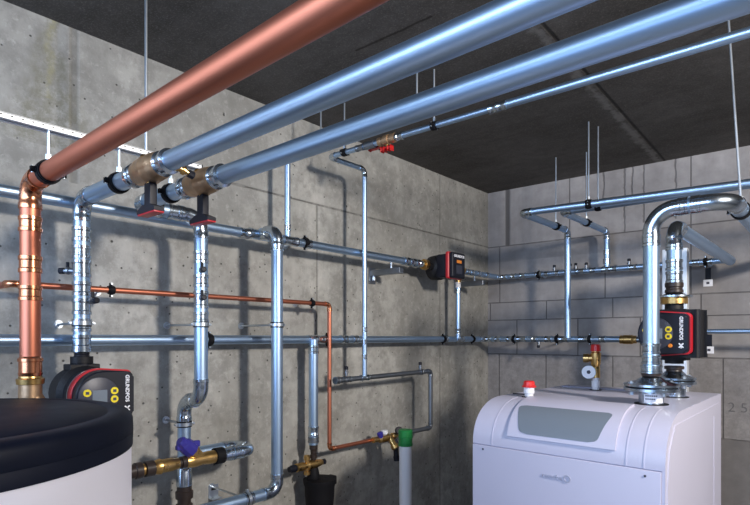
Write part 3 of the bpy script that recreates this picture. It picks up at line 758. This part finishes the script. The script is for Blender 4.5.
pz1 = -.190
big_pump('black pump with red-ringed control head behind the round tank', V(r1.x, r1.y, pz1), (1, 0, 0), (0, 1, 0), 1.14)
t = thing('pipe_union', 'dark threaded union between ringed riser and the pump behind the tank', 'fitting', V(r1.x, r1.y, -.12))
part('grey_collar', lambda bm: lathe(bm, V(r1.x, r1.y, -.050), (0, 0, 1), [(0, .030), (.002, .033), (.012, .033), (.014, .028)], 28), 'zincfit', t)
part('thread', lambda bm: lathe(bm, V(r1.x, r1.y, -.098), (0, 0, 1), [(0, .03), (.001, .036), (.012, .036), (.013, .024)]+[(.015+.004*i, .0235+.0015*(i % 2)) for i in range(9)], 24), 'blackp', t)
fix_children(t)
pipe('steel_pipe', 'galvanised pipe below the pump, hidden behind the round tank', 'pipe', [V(r1.x, r1.y, pz1-.12), V(r1.x, r1.y, -1.45)], R54)

# ------------------------------------------------------------ tank
TC = Vector((-1.473, .155, 0)); TR = .447; TZ = H-.172
t = thing('buffer_tank', 'white round storage tank with a dark blue-black lid at the lower left', 'tank', (TC.x, TC.y, 0))
part('jacket', lambda bm: lathe(bm, (TC.x, TC.y, .06), (0, 0, 1), [(0, TR-.03), (.004, TR-.004), (TZ-.06-.06, TR-.004), (TZ-.06-.055, TR-.02)], 96), 'tankw', t)
part('plinth', lambda bm: lathe(bm, (TC.x, TC.y, 0), (0, 0, 1), [(0, TR-.05), (.06, TR-.05)], 64), 'lid', t)
part('lid', lambda bm: lathe(bm, (TC.x, TC.y, TZ-.082), (0, 0, 1), [(0, TR-.015), (.001, TR-.001), (.030, TR), (.032, TR-.0015), (.035, TR), (.062, TR-.001), (.070, TR-.004), (.077, TR-.010), (.081, TR-.020), (.082, TR-.030), (.082, TR-.050), (.078, TR-.054), (.078, TR-.058), (.083, TR-.064), (.084, .2), (.084, .001)], 128), 'lid', t, None, 60)
part('jacket_seam', lambda bm: box(bm, (TC.x+(TR-.008)*math.cos(-1.2), TC.y+(TR-.008)*math.sin(-1.2), .6), (.012, .012, 1.0), Matrix.Rotation(-1.2, 3, 'Z')), 'tankw', t)
fix_children(t)

# ------------------------------------------------------------ boiler
BX0, BX1, BY0, BY1 = -1.146, -.450, 1.874, 2.848
Zs, Zt = -.426, -.253
AA, BB, NN = .235, Zt-Zs, 2.25
def prof(s, off=0):
    a = s*PI/2
    def pt(a): return Vector((0, BY0+AA*(1-max(0, math.cos(a))**(2/NN)), Zs+BB*max(0, math.sin(a))**(2/NN)))
    p = pt(a)
    if off:
        e = .004; q0 = pt(max(0.0, a-e)); q1 = pt(min(PI/2, a+e)); tg = (q1-q0).normalized()
        p = p+Vector((0, -tg.z, tg.y))*off
    return p
def P(x, q): return Vector((x, q.y, q.z+H))
t = thing('boiler', 'large white floor-standing boiler with curved front and grey display window', 'boiler', ((BX0+BX1)/2, (BY0+BY1)/2, 0))
NS = 28
def casing(bm):
    outl = [Vector((0, BY0+.004, -H+.04)), Vector((0, BY0+.004, Zs-.004))]+[prof(i/NS) for i in range(NS+1)]+[Vector((0, BY1, Zt)), Vector((0, BY1, -H+.04))]
    prism(bm, [P(BX0, q) for q in outl], (1, 0, 0), BX1-BX0)
part('casing', casing, 'white', t, None, 25)
part('front_panel', lambda bm: box(bm, V((BX0+BX1)/2, BY0+.001, (Zs-.004-H+.05)/2), (BX1-BX0-.002, .012, H-.05+Zs-.004), None, .003), 'white', t)
part('panel_gap', lambda bm: box(bm, V((BX0+BX1)/2, BY0+.0035, Zs-.0015), (BX1-BX0-.001, .004, .003)), 'seam', t)
part('base_plinth', lambda bm: box(bm, ((BX0+BX1)/2, (BY0+BY1)/2, .025), (BX1-BX0-.06, BY1-BY0-.06, .05)), 'rubber', t)
def side(bm, x0, th, ins):
    if ins == 0:
        o_ = [(BY0, -H+.04)]+[(prof(i/NS).y, prof(i/NS).z) for i in range(NS+1)]+[(BY1, Zt), (BY1, -H+.04)]
    else:
        o_ = [(BY0+ins*.3, -H+.04+ins), (BY0+ins*.30, Zs-.06), (BY0+ins*.95, Zs+.06), (BY0+ins*2.6, Zt-ins*.85), (BY1-ins*1.1, Zt-ins*.75), (BY1-ins*1.1, -H+.04+ins)]
    prism(bm, [V(x0, y, z) for y, z in o_], (1, 0, 0), th, .002)
part('side_panel', lambda bm: side(bm, BX1, .010, 0), 'white', t)
part('side_inlay', lambda bm: side(bm, BX1+.010, .003, .045), 'white', t)
part('side_ridge', lambda bm: box(bm, V(BX1+.0135, BY1-.19, -.86), (.003, .006, 1.05), None, .001), 'white', t)
def strip(bm, s0, s1, xl, xr, off, th=.0, n=26):
    rows = []
    for i in range(n+1):
        s = s0+(s1-s0)*i/n; a, c = xl((s-s0)/(s1-s0)), xr((s-s0)/(s1-s0))
        rows.append([bm.verts.new(P(a+(c-a)*k/10, prof(s, off))) for k in range(11)])
    lo = []
    for i in range(n+1):
        s = s0+(s1-s0)*i/n; a, c = xl((s-s0)/(s1-s0)), xr((s-s0)/(s1-s0))
        lo.append([bm.verts.new(P(a+(c-a)*k/10, prof(s, 0))) for k in range(11)])
    for i in range(n):
        for k in range(10):
            bm.faces.new((rows[i][k], rows[i][k+1], rows[i+1][k+1], rows[i+1][k]))
    for i in range(n):
        for k in (0, 10): bm.faces.new((rows[i][k], rows[i+1][k], lo[i+1][k], lo[i][k]))
    for i in (0, n):
        for k in range(10): bm.faces.new((rows[i][k], rows[i][k+1], lo[i][k+1], lo[i][k]))
rc = lambda u, w: w*(1-math.sqrt(max(0, 1-(1-u)**2))) if u < 1 else 0
# raised surround, window
bez = part('display_surround', lambda bm: strip(bm, .14, .985, lambda u: -.992-.012*u, lambda u: -.592-.004*u, .009), 'white', t)
def wl(u):
    e = .14
    k = rc(u/e, .03) if u < e else (rc((1-u)/e, .03) if u > 1-e else 0)
    return -.943+k-.046*u
def wr(u):
    e = .14
    k = rc(u/e, .03) if u < e else (rc((1-u)/e, .02) if u > 1-e else 0)
    return -.655+.030*u-k
sub('display_window', lambda bm: strip(bm, .19, .64, wl, wr, .0105), 'glass', bez, 'grey translucent display window')
for x in (-1.062, -.56, -.505): part('cover_rib', lambda bm: strip(bm, .0, .98, lambda u: x, lambda u: x+.003, .0015), 'white', t)
for px in (483, 645):
    p_ = at(px, 449 if px == 483 else 476, Y=BY0-.005)
    part('screw', lambda bm: lathe(bm, p_, (0, -1, 0), [(0, .004), (.002, .004)], 12), 'ink', t, 'small dark screw')
pl = at(556, 477, Y=BY0-.006)
lettering('lettering', t, 'emboss', 'remeha', .025, pl+Vector((-.016, 0, -.001)), (1, 0, 0), (0, 0, 1), depth=.0015)
def lg(bm):
    o_ = pl+Vector((.040, .001, 0)); n_ = 28
    v1 = []; 
    for r_, y_ in ((.0135, 0), (.0135, -.003), (.0085, -.003), (.0085, 0)):
        v1.append([bm.verts.new(o_+Vector((r_*math.cos(2*PI*k/n_), y_, r_*math.sin(2*PI*k/n_)))) for k in range(n_)])
    for a in range(4):
        for k in range(n_): bm.faces.new((v1[a][k], v1[a][(k+1) % n_], v1[(a+1) % 4][(k+1) % n_], v1[(a+1) % 4][k]))
part('emblem', lg, 'emboss', t)
C1 = V(-.570, 2.22, Zt); C2 = V(-.566, 2.556, Zt); C3 = V(-.922, 2.63, Zt); C4 = V(-1.026, 2.13, Zt)
for c_, r_ in ((C1, .060), (C2, .056), (C3, .028), (C4, .030)):
    part('grommet', lambda bm: lathe(bm, c_, (0, 0, 1), [(0, r_), (.0025, r_), (.003, r_-.004)], 32), 'rubber', t, 'black rubber grommet')
part('top_seam', lambda bm: box(bm, V((BX0+BX1)/2-.1, BY1-.14, Zt+.002), (BX1-BX0-.25, .006, .004)), 'seam', t)
fix_children(t)

up = Vector((0, 0, 1))
def flange_set(label, c, R_, h0, m_stub='zincfit'):
    t = thing('pipe_flange', label, 'flange', c)
    part('stub', lambda bm: lathe(bm, c, up, [(0, .044), (h0, .044), (h0+.002, .05)], 36), m_stub, t)
    part('lower_plate', lambda bm: lathe(bm, c+up*h0, up, [(0, R_-.004), (.002, R_), (.012, R_), (.014, R_-.003)], 44), 'zincfit', t)
    part('gasket', lambda bm: lathe(bm, c+up*(h0+.014), up, [(0, R_-.006), (.004, R_-.006)], 44), 'rubber', t)
    part('upper_plate', lambda bm: lathe(bm, c+up*(h0+.018), up, [(0, R_-.003), (.002, R_), (.010, R_), (.013, R_-.01), (.022, R_*.55), (.034, .036), (.038, .030)], 44), 'zincfit', t)
    for k in range(4):
        a = PI/4+k*PI/2; q = c+Vector((math.cos(a), math.sin(a), 0))*(R_-.017)
        part('bolt', lambda bm: lathe(bm, q+up*(h0-.018), up, [(.004, .009), (.013, .009), (.0131, .006), (.046, .006), (.0461, .010), (.053, .010), (.0531, .005), (.057, .005)], 8), 'rod', t)
    return t
f1 = flange_set('galvanised flange on the boiler top under the thick bent pipe', C1, .097, .050)
lab = part('sticker', lambda bm: [bm.faces.new([bm.verts.new(C1+Vector((math.cos(a), math.sin(a), 0))*.0446+up*z) for a, z in ((-1.9+k*.2, .008), (-1.7+k*.2, .008), (-1.7+k*.2, .042), (-1.9+k*.2, .042))]) for k in range(8)], 'lettering', f1, 'white printed sticker')
for j, (k0, k1) in enumerate(((0.6, 5.2), (0.6, 4.2))):
    part('sticker_print', lambda bm: [bm.faces.new([bm.verts.new(C1+Vector((math.cos(a), math.sin(a), 0))*.0450+up*(z+.032-.012*j)) for a, z in ((-1.9+k*.2, 0), (-1.78+k*.2, 0), (-1.78+k*.2, .005), (-1.9+k*.2, .005))]) for k in [k0+i*.8 for i in range(int((k1-k0)/.8)+1)]], 'ink', f1, 'dark print')
part('hemp_ring', lambda bm: lathe(bm, C1+up*.108, up, [(0, .034), (.010, .036), (.012, .032)], 32), 'brownpl', f1)
fix_children(f1)
f2 = flange_set('galvanised flange on the boiler top under the pump', C2, .084, .056); 
part('reducer', lambda bm: lathe(bm, C2+up*.106, up, [(0, .032), (.012, .030), (.014, .038), (.026, .038), (.028, .026)], 24), 'brownpl', f2)
fix_children(f2)
# flow pipe
ZF = .487
pk = V(-.313, 2.22, ZF)
fp = pipe('steel_pipe', 'thick galvanised boiler pipe rising from the flange and bending over to the right', 'pipe',
     [C1+up*.118, V(C1.x, C1.y, ZF), pk, V(-.313, 3.9, ZF)], .0285, R=.085, couplings=[(0, .0, .03, 'zincfit', .006), (0, .035, .035, 'zincfit', .002), (0, .075, .04), (0, .485, .045), (1, .092, .035), (1, .135, .03)])
cc = V(-.313, 2.22+.22, ZF)
clamp('large black clamp and rod on the boiler pipe at the right edge', cc, (0, 1, 0), .0285, lean=at(727, -6+4, D=2.0), width=.026)
# pump on the return
PZ = .018
big_pump('black pump with red-banded control head standing on the boiler flange', V(C2.x, C2.y, PZ), (-.06, -1, 0), (1, -.06, 0), 1.16, block=True)
t = thing('pipe_union', 'brass and black union flange above the boiler pump', 'fitting', V(C2.x, C2.y, PZ+.128))
u0 = V(C2.x, C2.y, PZ+.128)
part('brass_ring', lambda bm: lathe(bm, u0, up, [(0, .052), (.026, .052), (.028, .04)], 32), 'brass', t)
part('flange', lambda bm: lathe(bm, u0+up*.026, up, [(0, .058), (.002, .070), (.009, .070), (.011, .05), (.02, .034)], 32), 'zincfit', t)
part('black_union', lambda bm: lathe(bm, u0+up*.046, up, [(0, .030), (.004, .036), (.014, .036), (.018, .032), (.024, .032), (.028, .036), (.044, .036), (.047, .030)], 24), 'brownpl', t)
fix_children(t)
pipe('steel_pipe', 'galvanised pipe above the boiler pump, elbowing back to the block wall', 'pipe',
     [u0+up*.09, V(C2.x, C2.y, .482), V(-.551, 3.87, .474)], .029, R=.06, couplings=[(0, .0, .05), (0, .055, .045), (0, .14, .06)])
pipe('steel_pipe', 'galvanised pipe emerging behind the boiler pump towards the right edge', 'pipe', [V(at(692, 331, Y=3.7).x, 3.72, .04), V(2.64, 3.90, .04)], .0145)
# support post
pp_ = at(675.5, 300, Y=3.35)
t = thing('support_post', 'pale upright metal post behind the boiler pump', 'post', (pp_.x, 3.35, 0))
part('post', lambda bm: box(bm, (pp_.x, 3.35, (.50+H)/2), (.125, .05, .50+H), None, .004), 'channel', t)
part('foot_plate', lambda bm: box(bm, (pp_.x, 3.35, .005), (.22, .14, .01)), 'channel', t)
fix_children(t)
# hanging tags
for (px, py, yy, lab) in ((708, 283, 3.80, 'small white tag hanging below the pipe fittings right of the pale post'), (709, 350, 3.66, 'small white tag right of the boiler pump')):
    p = at(px, py, Y=yy)
    t = thing('pipe_tag', lab, 'tag', p)
    part('tag_card', lambda bm: box(bm, p, (.050, .003, .042), None, .001), 'lettering', t)
    part('tag_print', lambda bm: box(bm, p+Vector((0, -.002, 0)), (.016, .001, .014)), 'ink', t)
    part('tag_strap', lambda bm: box(bm, p+Vector((0, .004, .05)), (.030, .003, .085)), 'blackp', t)
    fix_children(t)
# safety valve group
t = thing('safety_valve', 'brass safety valve with red cap and round gauge on the boiler top', 'valve', C3)
part('stub', lambda bm: lathe(bm, C3, up, [(0, .016), (.015, .016), (.016, .019), (.045, .019), (.046, .015), (.06, .015)], 20), 'whitep', t, 'white plastic stub')
part('body', lambda bm: (lathe(bm, C3+up*.06, up, [(0, .014), (.001, .02), (.05, .02), (.055, .017), (.07, .023), (.12, .024), (.125, .018), (.14, .018)], 20),
     lathe(bm, C3+up*.155, (-.9, -.2, 0), [(0, .018), (.03, .018), (.031, .022), (.055, .022), (.056, .015)], 16)), 'brass', t)
part('red_cap', lambda bm: lathe(bm, C3+up*.188, up, [(0, .019), (.002, .024), (.030, .022), (.034, .018)], 12), 'redb', t, 'red cap', 20)
gd = Vector((.30, -.95, .05)).normalized(); gp = C3+up*.088+Vector((-.022, -.03, 0))
g = part('gauge_case', lambda bm: lathe(bm, gp, gd, [(0, .028), (.002, .032), (.02, .032), (.022, .030)], 32), 'rod', t)
sub('gauge_face', lambda bm: lathe(bm, gp+gd*.021, gd, [(0, .0295), (.002, .0295)], 32), 'lettering', g, 'white dial')
sub('gauge_needle', lambda bm: lathe(bm, gp+gd*.0235, gd, [(0, .010), (.001, .008)], 5), 'ink', g, 'dark needle hub')
fix_children(t)
t = thing('air_vent', 'small white fitting with red cap on the left of the boiler top', 'valve', C4)
part('body', lambda bm: lathe(bm, C4, up, [(0, .018), (.015, .018), (.017, .022), (.042, .022)], 24), 'whitep', t)
part('red_cap', lambda bm: lathe(bm, C4+up*.042, up, [(0, .023), (.001, .030), (.007, .030), (.009, .025), (.024, .023), (.028, .018)], 14), 'redb', t, 'red cap', 20)
part('lever', lambda bm: box(bm, C4+Vector((-.045, .0, .010)), (.06, .008, .006), None, .002), 'blackp', t)
fix_children(t)

# ------------------------------------------------------------ pipes by the block wall
Zp = .743
a1 = V(-1.459, 2.924, Zp); r_ = at(750, 183, Z=Zp); dr = (r_-a1).normalized()
b1 = V(-1.459, 3.62, Zp)
pipe('steel_pipe', 'front one of the two high right-hand pipes, with the long drop', 'pipe',
     [a1+dr*((2.64-a1.x)/dr.x), a1, b1, V(-1.459, 3.62, .0)], .0205, R=.035, couplings=[])
a2 = V(-1.271, 3.07, Zp+.002); b2 = V(-1.271, 3.84, Zp+.002)
dr2 = Vector((1, SK, 0)).normalized()
pipe('steel_pipe', 'rear one of the two high right-hand pipes, with the short drop', 'pipe',
     [a2+dr2*((2.64-a2.x)/dr2.x), a2, b2, V(-1.271, 3.845, .49)], .0195, R=.033, couplings=[(2, .13, .03), (2, .19, .035, 'zincfit', .003)])
def rodclamp(lab, P0, dr, px, r):
    best = min((P0+dr*(k*.004) for k in range(400)), key=lambda p: abs(375+F*((p.x*CA+p.y*SA)/(-p.x*SA+p.y*CA))-px))
    clamp(lab, best, dr, r, rod=CEIL+H-best.z-r-.02, width=.026)
rodclamp('black clamp and long ceiling rod on the front high pipe at the right', a1, dr, 589, .0205)
rodclamp('black clamp and long ceiling rod on the rear high pipe at the right', a2, dr2, 598, .0195)
rodclamp('black clamp and ceiling rod on the return leg of the front high pipe', a1, Vector((0, 1, 0)), 556, .0205)
rodclamp('black clamp and ceiling rod on the return leg of the rear high pipe', a2, Vector((0, 1, 0)), 586.5, .0195)
# brass end piece on the lower pipe
pe = V(at(620, 339, Y=3.66).x, 3.66, -.010)
t = thing('brass_connector', 'brass connector at the end of the lower block-wall pipe', 'fitting', pe)
part('barrel', lambda bm: lathe(bm, pe, (1, SK, 0), [(0, .022), (.001, .027), (.02, .027), (.022, .030), (.075, .030), (.08, .026), (.10, .024), (.105, .018)], 24), 'brass', t)
part('tail', lambda bm: lathe(bm, pe+Vector((.10, 0, 0)), (1, SK, 0), [(0, .018), (.02, .022), (.04, .018), (.06, .012)], 20), 'zincfit', t)
fix_children(t)
for k, px in enumerate((512, 537, 555, 588)):
    lab = ('black clamp on the lower block-wall pipe nearest the corner', None, 'black clamp on the lower block-wall pipe left of the long drop', 'black clamp on the lower block-wall pipe above the red-capped valve')[k]
    X_ = at(px, 338, Y=3.63).x; Y_ = 3.66+(SK*.6-.03)*(X_-XL)/1.2
    if lab: clamp(lab, V(X_, Y_, -.008), (1, 0, 0), R42, up=(0, 1, 0), rod=back(X_)-Y_-R42-.02, width=.018, foot=True)
    else: cock('little valve under the lower block-wall pipe', V(X_, Y_, -.02), (0, -.2, -1), 'zincdull')
for px, lab in ((540, 'black clamp on the upper block-wall pipe'), (705, 'black clamp on the upper block-wall pipe right of the pale post')):
    X_ = at(px, 270, Y=3.84).x
    clamp(lab, V(X_, 3.80+.0425*(X_-XU), .478), (1, 0, 0), R42*.9, up=(0, 1, 0), rod=back(X_)-3.80-.0425*(X_-XU)-R42*.9-.02, width=.018, foot=True)

# green-capped tube
gp = at(405.5, 440, D=3.0)
t = thing('waste_tube', 'upright white plastic tube with a green cap standing against the left wall', 'tube', (gp.x, gp.y, 0))
part('tube', lambda bm: lathe(bm, (gp.x, gp.y, 0), (0, 0, 1), [(0, .035), (H-.61, .035)], 36), 'whitep', t)
part('green_cap', lambda bm: lathe(bm, (gp.x, gp.y, H-.61), (0, 0, 1), [(0, .036), (.001, .041), (.012, .042), (.014, .039), (.045, .039), (.047, .042), (.055, .042), (.057, .040), (.088, .040), (.092, .036)], 36), 'green', t, 'green cap')
fix_children(t)

# pencilled number lives on the wall
for o in wb.children: o.parent = wb; o.location = (0, 0, 0)

GROUPS = {'pipe_clamp': 'clamps holding the pipes', 'drain_cock': 'small drain cocks on the pipes', 'threaded_rod': 'bare threaded rods in the ceiling',
 'ball_valve': 'bronze ball valves on the overhead pipes', 'circulation_pump': 'black circulation pumps', 'pipe_flange': 'flanges on the boiler top', 'pipe_tag': 'white hanging tags',
 'wall_bracket': 'galvanised wall brackets', 'steel_pipe': 'galvanised steel pipes', 'copper_pipe': 'copper pipes', 'union_nut': 'brass union nuts at the small pump',
 'shut_off_valve': 'red-handled valves in the thin ceiling pipe', 'pipe_union': 'threaded unions on the vertical pipes', 'pipe_tee': 'tee fittings on the upper wall pipe'}
for o in list(COL.objects):
    if o.parent is None and 'label' in o and o.name.split('.')[0] in GROUPS: o['group'] = GROUPS[o.name.split('.')[0]]

# ------------------------------------------------------------ light
w = bpy.data.worlds.new('World'); SC.world = w; w.use_nodes = True
bg = w.node_tree.nodes['Background']; bg.inputs[0].default_value = (.42, .63, 1.0, 1); bg.inputs[1].default_value = .85
def area(name, loc, target, sx, sy, e, col):
    l = bpy.data.lights.new(name, 'AREA'); l.shape = 'RECTANGLE'; l.size = sx; l.size_y = sy; l.energy = e; l.color = col
    o = bpy.data.objects.new(name, l); COL.objects.link(o); o.location = loc
    o.rotation_euler = (Vector(target)-Vector(loc)).to_track_quat('-Z', 'Y').to_euler(); return o
area('ceiling_lamp', (1.7, 1.29, 2.46), (-1.4, 2.0, 1.2), .28, .28, 100, (1, .94, .88))
area('pipe_fill_strip', (-.8, -1.3, 2.36), (-.8, .9, 1.85), 2.6, .4, 29, (.60, .76, 1.0))  # unseen strip behind the camera, added and turned to brighten the overhead pipes
area('doorway_light', (-.7, -2.8, 1.75), (-.7, 2.0, 1.4), 2.9, 1.6, 74, (.46, .64, 1.0))
area('left_fill_light', (XW+.02, -.95, 1.85), (2, -.95, 1.75), 1.3, .8, 10, (.62, .76, 1.0))  # added fill light on the solid left wall, for highlights on the pipes

# ------------------------------------------------------------ camera
cam = bpy.data.cameras.new('camera'); co = bpy.data.objects.new('camera', cam); COL.objects.link(co)
co.location = (0, 0, H); co.rotation_euler = (PI/2, 0, math.atan2(SA, CA))
cam.sensor_width = 36; cam.lens = 36*F/750; cam.shift_y = (338-252.5)/750; cam.clip_start = .02
SC.camera = co
SC.view_settings.view_transform = 'Standard'; SC.view_settings.look = 'None'; SC.view_settings.gamma = 1; SC.view_settings.exposure = .22
try: SC.view_settings.use_curve_mapping = False
except Exception: pass
